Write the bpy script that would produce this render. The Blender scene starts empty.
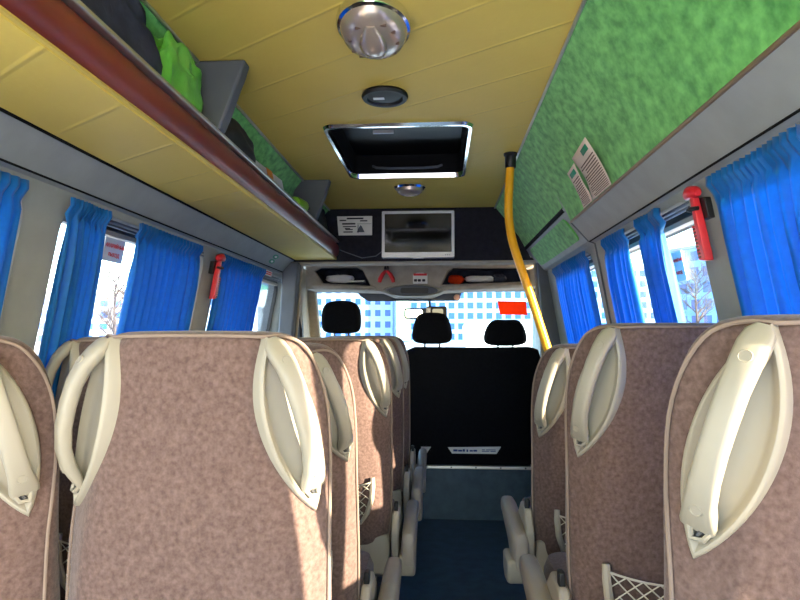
import bpy, bmesh, math, random
from mathutils import Vector, Matrix
random.seed(7)
S = bpy.context.scene
COL = S.collection
E = 1.2            # eye height above the floor
XC = -0.175        # centre line of the bus (the camera stands right of it)
PI = math.pi

# ------------------------------------------------------------------ camera
F = 600.0
pit = math.atan(35/F); yaw = math.atan(40/F*math.cos(pit))
cf = Vector((-math.sin(yaw)*math.cos(pit), math.cos(yaw)*math.cos(pit), math.sin(pit)))
cr = Vector((math.cos(yaw), math.sin(yaw), 0)); cu = cr.cross(cf)
def ray(px, py):
    d = cf + cr*((px-400)/F) + cu*((300-py)/F)
    return d/d.y
def at(px, py, d):                     # point of the place seen at a pixel, d metres ahead
    v = ray(px, py)*d
    return Vector((v.x, d, v.z+E))
cd_ = bpy.data.cameras.new('camera'); cam = bpy.data.objects.new('camera', cd_); COL.objects.link(cam)
cd_.sensor_width = 36; cd_.lens = 27; cd_.clip_start = 0.02; cd_.clip_end = 600
cam.location = (0, 0, E)
cam.rotation_euler = Matrix((cr, cu, -cf)).transposed().to_euler()
S.camera = cam

# ------------------------------------------------------------------ materials
def lin(c):
    return tuple(((v/255)/12.92 if v/255 <= .04045 else ((v/255+.055)/1.055)**2.4) for v in c)
class NT:
    def __init__(s, name):
        s.m = bpy.data.materials.new(name); s.m.use_nodes = True
        s.t = s.m.node_tree; s.t.nodes.clear()
        s.out = s.n('ShaderNodeOutputMaterial')
    def n(s, ty, **kw):
        o = s.t.nodes.new(ty)
        for k, v in kw.items():
            if isinstance(k, str) and k in o.inputs: o.inputs[k].default_value = v
            else: setattr(o, k, v)
        return o
    def l(s, a, b): s.t.links.new(a, b)
    def setin(s, node, **kw):
        for k, v in kw.items(): node.inputs[k.replace('_', ' ')].default_value = v
def pbsdf(nt, rough=.6, metal=0., spec=.5):
    b = nt.n('ShaderNodeBsdfPrincipled')
    b.inputs['Roughness'].default_value = rough; b.inputs['Metallic'].default_value = metal
    b.inputs['Specular IOR Level'].default_value = spec
    nt.l(b.outputs[0], nt.out.inputs[0]); return b
def mat(name, c, rough=.6, metal=0., spec=.5, c2=None, scale=8., detail=4., bump=0., bscale=None, stretch=None, sheen=0., contrast=(.35, .65), emit=0.):
    nt = NT(name); b = pbsdf(nt, rough, metal, spec)
    b.inputs['Base Color'].default_value = (*lin(c), 1)
    if sheen:
        b.inputs['Sheen Weight'].default_value = sheen; b.inputs['Sheen Roughness'].default_value = .5
    co = nt.n('ShaderNodeTexCoord'); mp = nt.n('ShaderNodeMapping'); nt.l(co.outputs['Object'], mp.inputs[0])
    if stretch: mp.inputs['Scale'].default_value = stretch
    no = nt.n('ShaderNodeTexNoise'); no.inputs['Scale'].default_value = scale; no.inputs['Detail'].default_value = detail
    nt.l(mp.outputs[0], no.inputs['Vector'])
    c2 = c2 or tuple(min(255, v*1.06+1) for v in c)
    r = nt.n('ShaderNodeValToRGB'); r.color_ramp.elements[0].position = contrast[0]; r.color_ramp.elements[1].position = contrast[1]
    r.color_ramp.elements[0].color = (*lin(c), 1); r.color_ramp.elements[1].color = (*lin(c2), 1)
    nt.l(no.outputs[0], r.inputs[0]); nt.l(r.outputs[0], b.inputs['Base Color'])
    if bump:
        n2 = nt.n('ShaderNodeTexNoise'); n2.inputs['Scale'].default_value = bscale or scale*6; n2.inputs['Detail'].default_value = 3
        nt.l(mp.outputs[0], n2.inputs['Vector'])
        bp = nt.n('ShaderNodeBump'); bp.inputs['Strength'].default_value = bump; bp.inputs['Distance'].default_value = .01
        nt.l(n2.outputs[0], bp.inputs['Height']); nt.l(bp.outputs[0], b.inputs['Normal'])
    if emit:
        b.inputs['Emission Color'].default_value = (*lin(c), 1); b.inputs['Emission Strength'].default_value = emit
    return nt.m
def quilt(name, c, c2):                # vinyl with diagonal welded seams
    nt = NT(name); b = pbsdf(nt, .55, 0, .35)
    co = nt.n('ShaderNodeTexCoord'); sx = nt.n('ShaderNodeSeparateXYZ'); nt.l(co.outputs['Object'], sx.inputs[0])
    m1 = nt.n('ShaderNodeMath', operation='MULTIPLY'); m1.inputs[1].default_value = .66; nt.l(sx.outputs[0], m1.inputs[0])
    ad = nt.n('ShaderNodeMath', operation='ADD'); nt.l(m1.outputs[0], ad.inputs[0]); nt.l(sx.outputs[1], ad.inputs[1])
    dv = nt.n('ShaderNodeMath', operation='DIVIDE'); dv.inputs[1].default_value = .245; nt.l(ad.outputs[0], dv.inputs[0])
    fr = nt.n('ShaderNodeMath', operation='FRACT'); nt.l(dv.outputs[0], fr.inputs[0])
    pp = nt.n('ShaderNodeMath', operation='SUBTRACT'); pp.inputs[1].default_value = .5; nt.l(fr.outputs[0], pp.inputs[0])
    ab = nt.n('ShaderNodeMath', operation='ABSOLUTE'); nt.l(pp.outputs[0], ab.inputs[0])     # .5 at seam
    sm = nt.n('ShaderNodeMapRange', interpolation_type='SMOOTHSTEP'); nt.l(ab.outputs[0], sm.inputs[0])
    sm.inputs[1].default_value = .455; sm.inputs[2].default_value = .5
    no = nt.n('ShaderNodeTexNoise'); no.inputs['Scale'].default_value = 5; no.inputs['Detail'].default_value = 6; nt.l(co.outputs['Object'], no.inputs['Vector'])
    mx = nt.n('ShaderNodeMix', data_type='RGBA'); mx.inputs[6].default_value = (*lin(c), 1); mx.inputs[7].default_value = (*lin(c2), 1)
    nt.l(no.outputs[0], mx.inputs[0]); nt.l(mx.outputs[2], b.inputs['Base Color'])
    bp = nt.n('ShaderNodeBump', invert=False); bp.inputs['Strength'].default_value = .35; bp.inputs['Distance'].default_value = .005
    nt.l(sm.outputs[0], bp.inputs['Height'])
    n2 = nt.n('ShaderNodeTexNoise'); n2.inputs['Scale'].default_value = 60; nt.l(co.outputs['Object'], n2.inputs['Vector'])
    b2 = nt.n('ShaderNodeBump'); b2.inputs['Strength'].default_value = .12; b2.inputs['Distance'].default_value = .004
    nt.l(n2.outputs[0], b2.inputs['Height']); nt.l(bp.outputs[0], b2.inputs['Normal']); nt.l(b2.outputs[0], b.inputs['Normal'])
    return nt.m
def cloth(name, c, trans=.45):
    nt = NT(name)
    co = nt.n('ShaderNodeTexCoord'); no = nt.n('ShaderNodeTexNoise'); no.inputs['Scale'].default_value = 60; nt.l(co.outputs['Object'], no.inputs['Vector'])
    mx = nt.n('ShaderNodeMix', data_type='RGBA'); mx.inputs[6].default_value = (*lin(c), 1); mx.inputs[7].default_value = (*lin(tuple(min(255, v*1.15) for v in c)), 1)
    nt.l(no.outputs[0], mx.inputs[0])
    d = nt.n('ShaderNodeBsdfPrincipled'); d.inputs['Roughness'].default_value = .5; d.inputs['Specular IOR Level'].default_value = .3
    d.inputs['Sheen Weight'].default_value = .2
    t = nt.n('ShaderNodeBsdfTranslucent'); nt.l(mx.outputs[2], d.inputs['Base Color']); nt.l(mx.outputs[2], t.inputs[0])
    ms = nt.n('ShaderNodeMixShader'); ms.inputs[0].default_value = trans
    nt.l(d.outputs[0], ms.inputs[1]); nt.l(t.outputs[0], ms.inputs[2]); nt.l(ms.outputs[0], nt.out.inputs[0])
    return nt.m
def glass(name, tint, rough=.02, gl=.06):
    nt = NT(name)
    t = nt.n('ShaderNodeBsdfTransparent'); t.inputs[0].default_value = (*tint, 1)
    g = nt.n('ShaderNodeBsdfGlossy'); g.inputs['Roughness'].default_value = rough
    lw = nt.n('ShaderNodeLayerWeight'); lw.inputs[0].default_value = .5
    pw = nt.n('ShaderNodeMath', operation='POWER'); pw.inputs[1].default_value = 5; nt.l(lw.outputs['Facing'], pw.inputs[0])
    fr = nt.n('ShaderNodeMath', operation='MULTIPLY_ADD'); fr.inputs[1].default_value = .45; fr.inputs[2].default_value = .02; nt.l(pw.outputs[0], fr.inputs[0])
    ms = nt.n('ShaderNodeMixShader'); nt.l(fr.outputs[0], ms.inputs[0])
    nt.l(t.outputs[0], ms.inputs[1]); nt.l(g.outputs[0], ms.inputs[2]); nt.l(ms.outputs[0], nt.out.inputs[0])
    return nt.m

M = dict(
    velour=mat('mauve_velour', (86, 67, 62), .9, c2=(114, 93, 86), scale=115, detail=12, bump=.15, bscale=300, sheen=.2, contrast=(.30, .70), spec=.15),
    piping=mat('piping_fabric', (132, 114, 102), .8, bump=.1, bscale=300),
    cream=mat('cream_plastic', (150, 143, 128), .42, c2=(158, 151, 136), scale=5, spec=.4),
    creamdark=mat('beige_grey_plastic', (158, 148, 132), .5, c2=(168, 158, 142), scale=5, spec=.35),
    armpad=mat('grey_beige_armrest', (152, 140, 127), .5, spec=.4),
    net=mat('net_cord', (205, 198, 182), .8),
    steel=mat('seat_frame_steel', (70, 70, 72), .4, .6),
    ceil=quilt('mustard_quilted_vinyl', (216, 186, 84), (226, 198, 98)),
    green=mat('green_suede_lining', (66, 142, 64), .95, c2=(118, 202, 104), scale=20, detail=8, stretch=(2.6, 1.3, 1.0), sheen=.3, bump=.1, bscale=90, spec=.1, contrast=(.32, .68)),
    grey=mat('grey_wall_plastic', (142, 146, 143), .6, c2=(149, 153, 150), scale=12, bump=.12, bscale=500, spec=.3),
    dgrey=mat('dark_grey_plastic', (82, 86, 92), .55, bump=.08, bscale=400, spec=.3),
    black=mat('black_plastic', (22, 22, 24), .45, spec=.4),
    blackcloth=mat('black_upholstery', (9, 10, 15), .95, c2=(14, 15, 20), scale=60, bump=.2, spec=.15),
    tvwall=mat('dark_carpet_lining', (32, 31, 38), .9, c2=(40, 39, 46), scale=30, bump=.2, spec=.15),
    beige=mat('beige_headlining', (156, 147, 134), .8, c2=(166, 157, 143), scale=25, bump=.1, spec=.2),
    floor=mat('dark_blue_lino', (38, 64, 82), .38, c2=(54, 82, 100), scale=14, detail=8, bump=.08, bscale=120, spec=.35),
    alu=mat('aluminium_trim', (196, 194, 186), .32, .85),
    chrome=mat('chrome', (225, 225, 225), .12, 1.),
    frost=mat('lamp_reflector', (186, 168, 154), .25, .55),
    bronze=mat('bronze_trim', (135, 112, 84), .4, .5),
    tube=mat('burgundy_vinyl_tube', (112, 42, 34), .38, c2=(126, 52, 42), scale=16, stretch=(1, .25, 1), spec=.5, bump=.05),
    cord=mat('yellow_piping', (198, 172, 88), .5),
    yellow=mat('yellow_paint', (225, 160, 28), .3, spec=.5),
    red=mat('red_plastic', (206, 34, 44), .4, spec=.5),
    redhot=mat('red_rubber', (196, 26, 34), .5),
    blue=cloth('blue_curtain_cloth', (18, 116, 188), .5),
    rail=mat('curtain_rail_metal', (70, 78, 96), .35, .5),
    screen=mat('tv_screen_glass', (8, 8, 10), .09, spec=.9),
    silver=mat('silver_plastic', (190, 190, 194), .35, .3),
    paper=mat('white_paper', (214, 212, 206), .8),
    notice=mat('notice_paper', (212, 194, 176), .8),
    ink=mat('dark_ink', (34, 32, 40), .8),
    inkb=mat('brown_print', (92, 70, 60), .8),
    redink=mat('red_ink', (222, 48, 44), .7),
    orange=cloth('orange_sheet', (246, 84, 22), .75),
    orangebox=mat('orange_print', (212, 130, 40), .6),
    carton=mat('silver_white_carton', (206, 204, 202), .4),
    bagdark=mat('dark_navy_fabric', (44, 47, 60), .8, c2=(62, 66, 82), scale=14, bump=.9, bscale=16, spec=.2),
    bagblack=mat('black_nylon', (24, 24, 28), .7, bump=.2, bscale=18),
    bag=mat('green_plastic_film', (92, 178, 62), .28, c2=(128, 208, 90), scale=10, bump=.5, bscale=16, spec=.6),
    lime=mat('lime_plastic', (120, 176, 40), .4),
    mirror=mat('mirror_glass', (235, 238, 240), .04, 1.),
    teal=mat('green_symbol_print', (40, 130, 96), .6),
    pane=glass('clear_window_glass', (.95, .97, .97)),
    shieldglass=glass('windscreen_glass', (.80, .93, .98)),
    pitch=mat('matt_black_rubber', (12, 12, 14), .85, spec=.15),
    hatchglass=mat('smoked_acrylic', (10, 11, 14), .3, spec=.25),
    snow=mat('pale_snowy_ground', (214, 214, 216), .9, c2=(196, 197, 202), scale=.25, detail=6),
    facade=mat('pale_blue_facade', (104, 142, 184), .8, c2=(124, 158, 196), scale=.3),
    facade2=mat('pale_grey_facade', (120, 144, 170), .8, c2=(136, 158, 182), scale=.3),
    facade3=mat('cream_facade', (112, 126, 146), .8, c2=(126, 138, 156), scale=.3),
    win=mat('facade_window_glass', (18, 60, 124), .2, spec=.5),
    roof=mat('flat_roof_felt', (120, 124, 130), .8),
    vanw=mat('white_van_paint', (232, 234, 236), .3, spec=.5),
    carb=mat('dark_car_paint', (56, 76, 104), .25, spec=.6),
    carg=mat('green_car_paint', (40, 160, 130), .3, spec=.6),
    tyre=mat('tyre_rubber', (36, 38, 42), .8),
    bark=mat('grey_bark', (58, 54, 56), .9, c2=(72, 66, 66), scale=4),
    fence=mat('pale_fence_metal', (198, 202, 208), .5),
    pink=mat('peach_plastic', (226, 170, 140), .5),
)

# ------------------------------------------------------------------ mesh helpers
class MB:
    def __init__(s): s.v = []; s.f = []
    def add(s, vs, fs):
        o = len(s.v); s.v += [tuple(p) for p in vs]; s.f += [tuple(i+o for i in f) for f in fs]; return s
    def box(s, a, b):
        (x0, y0, z0), (x1, y1, z1) = a, b
        return s.add([(x0,y0,z0),(x1,y0,z0),(x1,y1,z0),(x0,y1,z0),(x0,y0,z1),(x1,y0,z1),(x1,y1,z1),(x0,y1,z1)],
                     [(0,3,2,1),(4,5,6,7),(0,1,5,4),(1,2,6,5),(2,3,7,6),(3,0,4,7)])
    def obox(s, c, ax, ay, az):         # oriented box: centre and three half-axis vectors
        c, ax, ay, az = map(Vector, (c, ax, ay, az)); vs = []
        for k in (-1, 1):
            for (i, j) in ((-1,-1),(1,-1),(1,1),(-1,1)): vs.append(c+ax*i+ay*j+az*k)
        return s.add(vs, [(0,3,2,1),(4,5,6,7),(0,1,5,4),(1,2,6,5),(2,3,7,6),(3,0,4,7)])
    def loft(s, rings, caps=True, closed=True):
        n = len(rings[0]); o = len(s.v)
        for r in rings: s.v += [tuple(p) for p in r]
        for i in range(len(rings)-1):
            for j in range(n if closed else n-1):
                k = (j+1) % n
                s.f.append((o+i*n+j, o+i*n+k, o+(i+1)*n+k, o+(i+1)*n+j))
        if caps and closed:
            s.f.append(tuple(o+j for j in reversed(range(n))))
            s.f.append(tuple(o+(len(rings)-1)*n+j for j in range(n)))
        return s
    def tube(s, pts, r, n=10, closed=False, caps=True):
        pts = [Vector(p) for p in pts]; m = len(pts); rings = []
        rr = r if isinstance(r, (list, tuple)) else [r]*m
        up = None
        for i, p in enumerate(pts):
            if closed: t = pts[(i+1) % m]-pts[i-1]
            else: t = pts[min(i+1, m-1)]-pts[max(i-1, 0)]
            t.normalize()
            if up is None: up = Vector((0,0,1)) if abs(t.z) < .9 else Vector((1,0,0))
            a = (up-t*up.dot(t)).normalized(); up = a; b = t.cross(a)
            rings.append([p+(a*math.cos(2*PI*k/n)+b*math.sin(2*PI*k/n))*rr[i] for k in range(n)])
        if closed: rings.append(rings[0])
        return s.loft(rings, caps and not closed)
    def lathe(s, prof, c=(0,0,0), ax=(0,0,1), n=32, sx=1., sy=1.):
        ax = Vector(ax).normalized(); a = ax.orthogonal().normalized()
        if abs(ax.z) > .9: a = Vector((1,0,0))
        b = ax.cross(a); c = Vector(c)
        rings = [[c+ax*h+(a*math.cos(2*PI*k/n)*sx+b*math.sin(2*PI*k/n)*sy)*max(r, 1e-4) for k in range(n)] for r, h in prof]
        return s.loft(rings)
    def prism(s, poly, fn, d0, d1):     # polygon (u,v) swept from depth d0 to d1, fn(u,v,d) -> point
        n = len(poly)
        return s.loft([[fn(u, v, d0) for u, v in poly], [fn(u, v, d1) for u, v in poly]])
    def holes(s, outer, holes, fn):     # flat panel with openings
        bm = bmesh.new(); ed = []
        for lp in [outer]+holes:
            vs = [bm.verts.new((u, v, 0)) for u, v in lp]
            for i in range(len(vs)): ed.append(bm.edges.new((vs[i], vs[(i+1) % len(vs)])))
        bmesh.ops.triangle_fill(bm, use_beauty=True, use_dissolve=False, edges=ed, normal=(0,0,1))
        bm.verts.index_update()
        s.add([fn(v.co.x, v.co.y) for v in bm.verts], [tuple(v.index for v in f.verts) for f in bm.faces]); bm.free()
        return s
    def build(s, name, m, parent=None, sharp=35, sub=0, bev=0, solid=0, loc=None, fix=True):
        me = bpy.data.meshes.new(name); me.from_pydata(s.v, [], s.f); me.update()
        if fix:
            bm = bmesh.new(); bm.from_mesh(me); bmesh.ops.recalc_face_normals(bm, faces=bm.faces); bm.to_mesh(me); bm.free()
        me.materials.append(M[m] if isinstance(m, str) else m)
        for p in me.polygons: p.use_smooth = True
        if sharp and not sub: me.set_sharp_from_angle(angle=math.radians(sharp))
        o = bpy.data.objects.new(name, me); COL.objects.link(o)
        if parent: o.parent = parent
        if loc: o.location = loc
        if solid:
            q = o.modifiers.new('solid', 'SOLIDIFY'); q.thickness = solid; q.offset = 0
        if bev:
            q = o.modifiers.new('bevel', 'BEVEL'); q.width = bev; q.segments = 3; q.limit_method = 'ANGLE'; q.angle_limit = math.radians(40)
        if sub:
            q = o.modifiers.new('sub', 'SUBSURF'); q.levels = sub; q.render_levels = sub
        return o
def tag(o, label, cat, group=None, kind=None):
    o['label'] = label; o['category'] = cat
    if group: o['group'] = group
    if kind: o['kind'] = kind
    return o
def struct(o, label=None):
    o['kind'] = 'structure'
    if label: o['label'] = label
    return o
def empty(name, loc=(0,0,0), rz=0):
    o = bpy.data.objects.new(name, None); COL.objects.link(o); o.location = loc; o.rotation_euler.z = rz
    o.empty_display_size = .1
    return o
def kids(o): return [c for c in bpy.data.objects if c.parent == o]
def copy_tree(o, parent=None):
    c = o.copy(); COL.objects.link(c)
    if parent: c.parent = parent; c.matrix_parent_inverse = o.matrix_parent_inverse.copy()
    for ch in kids(o): copy_tree(ch, c)
    return c
def rrect(u0, u1, v0, v1, r, n=6):
    pts = []
    for cu_, cv_, a0 in ((u1-r, v1-r, 0), (u0+r, v1-r, 90), (u0+r, v0+r, 180), (u1-r, v0+r, 270)):
        for k in range(n+1):
            a = math.radians(a0+90*k/n); pts.append((cu_+r*math.cos(a), cv_+r*math.sin(a)))
    return pts
def smooth(pts, n=4):
    out = []; m = len(pts)
    for i in range(m-1):
        p0, p1, p2, p3 = pts[max(i-1, 0)], pts[i], pts[i+1], pts[min(i+2, m-1)]
        for k in range(n):
            t = k/n; out.append(.5*((2*p1)+(p2-p0)*t+(2*p0-5*p1+4*p2-p3)*t*t+(3*p1-p0-3*p2+p3)*t**3))
    return out+[pts[-1]]
def text(body, size, parent, m, mtx, name='lettering', bold=0.):
    c = bpy.data.curves.new(name, 'FONT'); c.body = body; c.size = size; c.align_x = 'CENTER'; c.align_y = 'CENTER'
    c.extrude = .0004; c.offset = bold
    tmp = bpy.data.objects.new('tmp', c); COL.objects.link(tmp); bpy.context.view_layer.update()
    me = bpy.data.meshes.new_from_object(tmp.evaluated_get(bpy.context.evaluated_depsgraph_get())); bpy.data.objects.remove(tmp)
    me.materials.clear(); me.materials.append(M[m]); me.name = name; o = bpy.data.objects.new(name, me); COL.objects.link(o)
    o.matrix_world = mtx
    if parent: o.parent = parent
    return o
def frame(c, ux, uy):                   # matrix whose x, y axes are ux, uy
    ux = Vector(ux).normalized(); uy = Vector(uy); uy = (uy-ux*uy.dot(ux)).normalized(); uz = ux.cross(uy)
    m = Matrix((ux, uy, uz)).transposed().to_4x4(); m.translation = Vector(c); return m

# ------------------------------------------------------------------ shell of the bus
Y0, Y1 = -0.75, 3.72
def wx(z, s):                           # wall surface x at height z (relative to the eye), side s
    zz = max(z, -.32)
    return XC + s*(.893-.184*zz)
def side_fn(s, off=0.):
    return lambda y, z: (wx(z, s)+s*off, y, z+E)
ZT = .385
PROF_UP = [(.893-.184*ZT, ZT), (.812, .389), (.800, .395), (.73, .475)]
GREEN = [(.73, .475), (.705, .53), (.664, .60), (.606, .68), (.55, .75), (.517, .79)]
WIN = {1: [(.22, 1.43), (1.587, 2.41), (2.615, 3.40)], -1: [(.25, 1.385), (1.53, 2.50), (2.665, 3.88)]}
def loft_y(mb, prof, s, ys, flip=False):
    rings = [[(XC+s*h, y, z+E) for h, z in prof] for y in ys]
    return mb.loft(rings, closed=False)
REV = .055
for s, nm in ((1, 'right'), (-1, 'left')):
    mb = MB()
    fn = side_fn(s)
    hs = [rrect(a, b, -.33+.0, .362, .085) for a, b in WIN[s]]
    YE = Y1 if s == 1 else 3.97
    mb.holes([(Y0, -.40), (YE, -.40), (YE, ZT), (Y0, ZT)], [list(reversed(h)) for h in hs], fn)
    for h in hs:
        c = (sum(p[0] for p in h)/len(h), sum(p[1] for p in h)/len(h))
        def shr(k): return [(c[0]+(u-c[0])*k, c[1]+(v-c[1])*k) for u, v in h]
        f0, f1, f2 = side_fn(s), side_fn(s, .012), side_fn(s, REV)
        mb.loft([[f0(u, v) for u, v in h], [f1(u, v) for u, v in shr(.985)], [f2(u, v) for u, v in shr(.965)]], caps=False)
    # lower wall
    mb.add([(wx(-.40, s), Y0, -.40+E), (wx(-.40, s), YE, -.40+E), (wx(-.5, s), YE, 0), (wx(-.5, s), Y0, 0)], [(0,1,2,3)])
    yend = 2.55 if s == 1 else Y1
    loft_y(mb, PROF_UP, s, [Y0, yend])
    if s == 1: loft_y(mb, PROF_UP[:3], s, [yend, Y1])
    w = mb.build('wall_'+nm, 'grey', sharp=30); struct(w)
    for i, (a, b) in enumerate(WIN[s]):
        k = i+1 if s == 1 else i+4
        f = rrect(a+.005, b-.005, -.345, .355, .075); fi = rrect(a+.035, b-.035, -.305, .335, .055)
        m2 = MB(); g = side_fn(s, REV-.008); g2 = side_fn(s, REV+.012)
        m2.loft([[g(u, v) for u, v in f], [g(u, v) for u, v in fi], [g2(u, v) for u, v in fi], [g2(u, v) for u, v in f]], caps=False)
        fo = m2.build('window_%d' % k, 'black'); struct(fo)
        m3 = MB(); g3 = side_fn(s, REV+.002); g4 = side_fn(s, REV+.006)
        m3.loft([[g3(u, v) for u, v in rrect(a+.03, b-.03, -.32, .33, .06)], [g4(u, v) for u, v in rrect(a+.03, b-.03, -.32, .33, .06)]])
        m3.build('pane', 'pane', fo)
        # pale ventilator bar below the top of the pane
        m4 = MB(); g5 = side_fn(s, REV-.014)
        m4.loft([[(p[0], p[1], p[2]+dz) for p in (g5(a+.05, .318), g5(b-.05, .318), g2(b-.05, .318), g2(a+.05, .318))] for dz in (0, .014)])
        m4.build('vent_bar', 'creamdark', fo)
    # green lining
    mb = MB(); loft_y(mb, GREEN, s, [Y0, 1.0, 2.0, 2.55, Y1] if s == -1 else [Y0, .5, 1.5, 2.55])
    if s == 1: loft_y(mb, [(.697, .535)]+GREEN[2:], s, [2.55, Y1])
    g = mb.build('ceiling_cove_'+nm, 'green'); struct(g)
    # trims along the cove
    mb = MB()
    mb.tube([(XC+s*.517, Y0, .785+E), (XC+s*.517, Y1, .785+E)], .0055, 8)
    struct(mb.build('trim_%d' % (1 if s == 1 else 2), 'alu'))
    if s == 1:
        mb = MB(); mb.tube([(XC+s*.729, Y0, .477+E), (XC+s*.729, 2.55, .477+E)], .0055, 8); struct(mb.build('trim_3', 'bronze'))
        # black rubber seal and green panel above the sliding door
        mb = MB(); loft_y(mb, [(.705, .521), (.700, .520), (.692, .532), (.695, .540)], s, [2.55, Y1]); struct(mb.build('trim_4', 'pitch'))
        pts = rrect(2.62, 3.60, .018, .135, .035)
        a0, a1 = Vector((.796, 0, .398)), Vector((.706, 0, .521)); dd = (a1-a0).normalized(); nn = Vector((-dd.z, 0, dd.x))
        def pf(u, v, d):
            q = a0+dd*(v+.002)+nn*d; return (XC+q.x, u, q.z+E)
        mb = MB(); mb.prism(pts, pf, .0, .008); struct(mb.build('trim_5', 'green', bev=.003))
        mb = MB(); loft_y(mb, [(.800, .395), (.705, .521)], s, [2.55, Y1]); struct(mb.build('trim_6', 'grey'))
        # upright seam beside the door
        mb = MB(); mb.tube([(XC+.73, 2.555, .475+E), (XC+.80, 2.555, .396+E), (wx(.38, 1)-.002, 2.53, .38+E), (wx(-.4, 1)-.002, 2.50, -.4+E)], .004, 6)
        struct(mb.build('trim_7', 'dgrey'))
for s, ye, k in ((1, 2.55, 19), (-1, Y1, 20)):
    mb = MB(); mb.tube([(XC+s*.804, Y0, .3925+E), (XC+s*.804, ye, .3925+E)], .0032, 6); struct(mb.build('trim_%d' % k, 'pitch'))
mb = MB(); mb.tube([(XC-.733, Y0, .468+E), (XC-.733, 3.69, .468+E)], .0045, 6); struct(mb.build('trim_21', 'pitch'))
# floor, bulkhead, ceiling
mb = MB(); mb.box((XC-.98, Y0, -.03), (XC+.98, 4.0, 0)); struct(mb.build('floor', 'floor'))
mb = MB(); mb.box((XC-.98, 4.0, -.03), (XC+.98, 5.5, E-.868)); struct(mb.build('wall_bulkhead', 'floor'))
mb = MB(); mb.box((-.34, 3.985, E-.872), (.80, 4.02, E-.852))
tr = mb.build('trim_8', 'alu', bev=.003); struct(tr)
for k in range(7):
    q = MB(); q.lathe([(0, 0), (.006, 0), (.005, .003), (0, .004)], (-.25+k*.16, 3.985, E-.862), (0, -1, 0), 10); q.build('screw', 'steel', tr)
HX0, HX1, HY0, HY1 = -.435, .118, 2.20, 2.935
mb = MB(); zc = .79+E
hole = rrect(HX0, HX1, HY0, HY1, .04)
mb.holes([(XC-.518, Y0), (XC+.518, Y0), (XC+.518, Y1), (XC-.518, Y1)], [hole], lambda u, v: (u, v, zc))
struct(mb.build('ceiling', 'ceil'))
# roof hatch
h = empty('roof_hatch', (0, 0, 0)); tag(h, 'dark open roof hatch with chrome frame in the mustard ceiling', 'roof hatch')
mb = MB(); o_ = rrect(HX0-.012, HX1+.012, HY0-.012, HY1+.012, .05); i_ = rrect(HX0+.012, HX1-.012, HY0+.012, HY1-.012, .035)
mb.loft([[(u, v, zc-.001) for u, v in o_], [(u, v, zc-.012) for u, v in rrect(HX0-.006, HX1+.006, HY0-.006, HY1+.006, .046)], [(u, v, zc-.012) for u, v in rrect(HX0+.006, HX1-.006, HY0+.006, HY1-.006, .04)], [(u, v, zc+.010) for u, v in i_]], caps=False)
mb.build('frame', 'chrome', h)
mb = MB(); mb.loft([[(u, v, zc+.008) for u, v in i_], [(u, v, zc+.10) for u, v in rrect(HX0+.02, HX1-.02, HY0+.02, HY1-.02, .035)]], caps=False); mb.build('well', 'pitch', h)
mb = MB(); mb.prism(rrect(HX0-.02, HX1+.02, HY0-.02, HY1+.02, .05), lambda u, v, d: (u, v, d), zc+.10, zc+.112); mb.build('cover_panel', 'hatchglass', h)
mb = MB(); xm = (HX0+HX1)/2
mb.tube([(xm-.17, HY1-.02, zc+.045), (xm-.15, HY1-.045, zc+.03), (xm-.08, HY1-.05, zc+.024), (xm+.08, HY1-.05, zc+.024), (xm+.15, HY1-.045, zc+.03), (xm+.17, HY1-.02, zc+.045)], .006, 8); mb.build('pull_bar', 'dgrey', h)
mb = MB(); mb.box((xm-.13, HY0+.35, zc+.086), (xm-.04, HY0+.362, zc+.1)); mb.build('latch', 'silver', h)
# outer roof skin keeps the daylight out of the cavity between lining and body
mb = MB()
mb.loft([[(XC+s_*h_, y, z+E) for s_, h_, z in ((-1, 1.0, .35), (-1, .93, .62), (-1, .72, .92), (1, .72, .92), (1, .93, .62), (1, 1.0, .35))] for y in (Y0, Y1+.1)], closed=False, caps=False)
struct(mb.build('ceiling_outer_skin', 'grey'))
for s_, nm in ((1, 'right'), (-1, 'left')):
    mb = MB(); y_ = 3.60 if s_ > 0 else 3.93; mb.box((min(XC+s_*.90, XC+s_*1.04), y_, 0), (max(XC+s_*.90, XC+s_*1.04), y_+(.3 if s_ > 0 else .1), E+.6)); struct(mb.build('wall_gap_cover_'+nm, 'dgrey'))  # unseen outer panels added to stop sun leaking in beside the cab

# ------------------------------------------------------------------ front wall of the cabin with the television
mb = MB()
prof = [(-.95, .455)]+[(-h_, z) for h_, z in GREEN]+[(h_, z) for h_, z in reversed(GREEN)]+[(.86, .455)]
mb.prism([(XC+h_, z+E) for h_, z in prof], lambda u, v, d: (u, d, v), 3.70, 3.76)
struct(mb.build('wall_front', 'tvwall'))
mb = MB(); mb.box((XC-.93, 3.695, .442+E), (XC+.86, 3.80, .458+E)); struct(mb.build('trim_9', 'beige', bev=.005))
for s, nm in ((-1, 10), (1, 11)):       # posts beside the opening to the cab
    mb = MB()
    top_in = .70 if s == -1 else .765
    to_, bo_ = (.80, .855) if s == -1 else (.885, .95)
    a = [(top_in, .455), (to_, .455), (bo_, -.45), (bo_, -1.2), (top_in+.06, -1.2), (top_in+.055, -.3)]
    mb.prism([(XC+s*h_, z+E) for h_, z in a], lambda u, v, d: (u, d, v), 3.66, 3.80)
    struct(mb.build('trim_%d' % nm, 'dgrey', bev=.012))
# pale seal along the inner edge of the posts
for s, nm, t_ in ((-1, 12, .70), (1, 13, .765)):
    mb = MB(); mb.tube([(XC+s*(t_-.004), 3.74, .45+E), (XC+s*(t_+.05), 3.74, -.3+E), (XC+s*(t_+.056), 3.74, -.85+E)], .009, 8)
    struct(mb.build('trim_%d' % nm, 'beige'))

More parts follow.
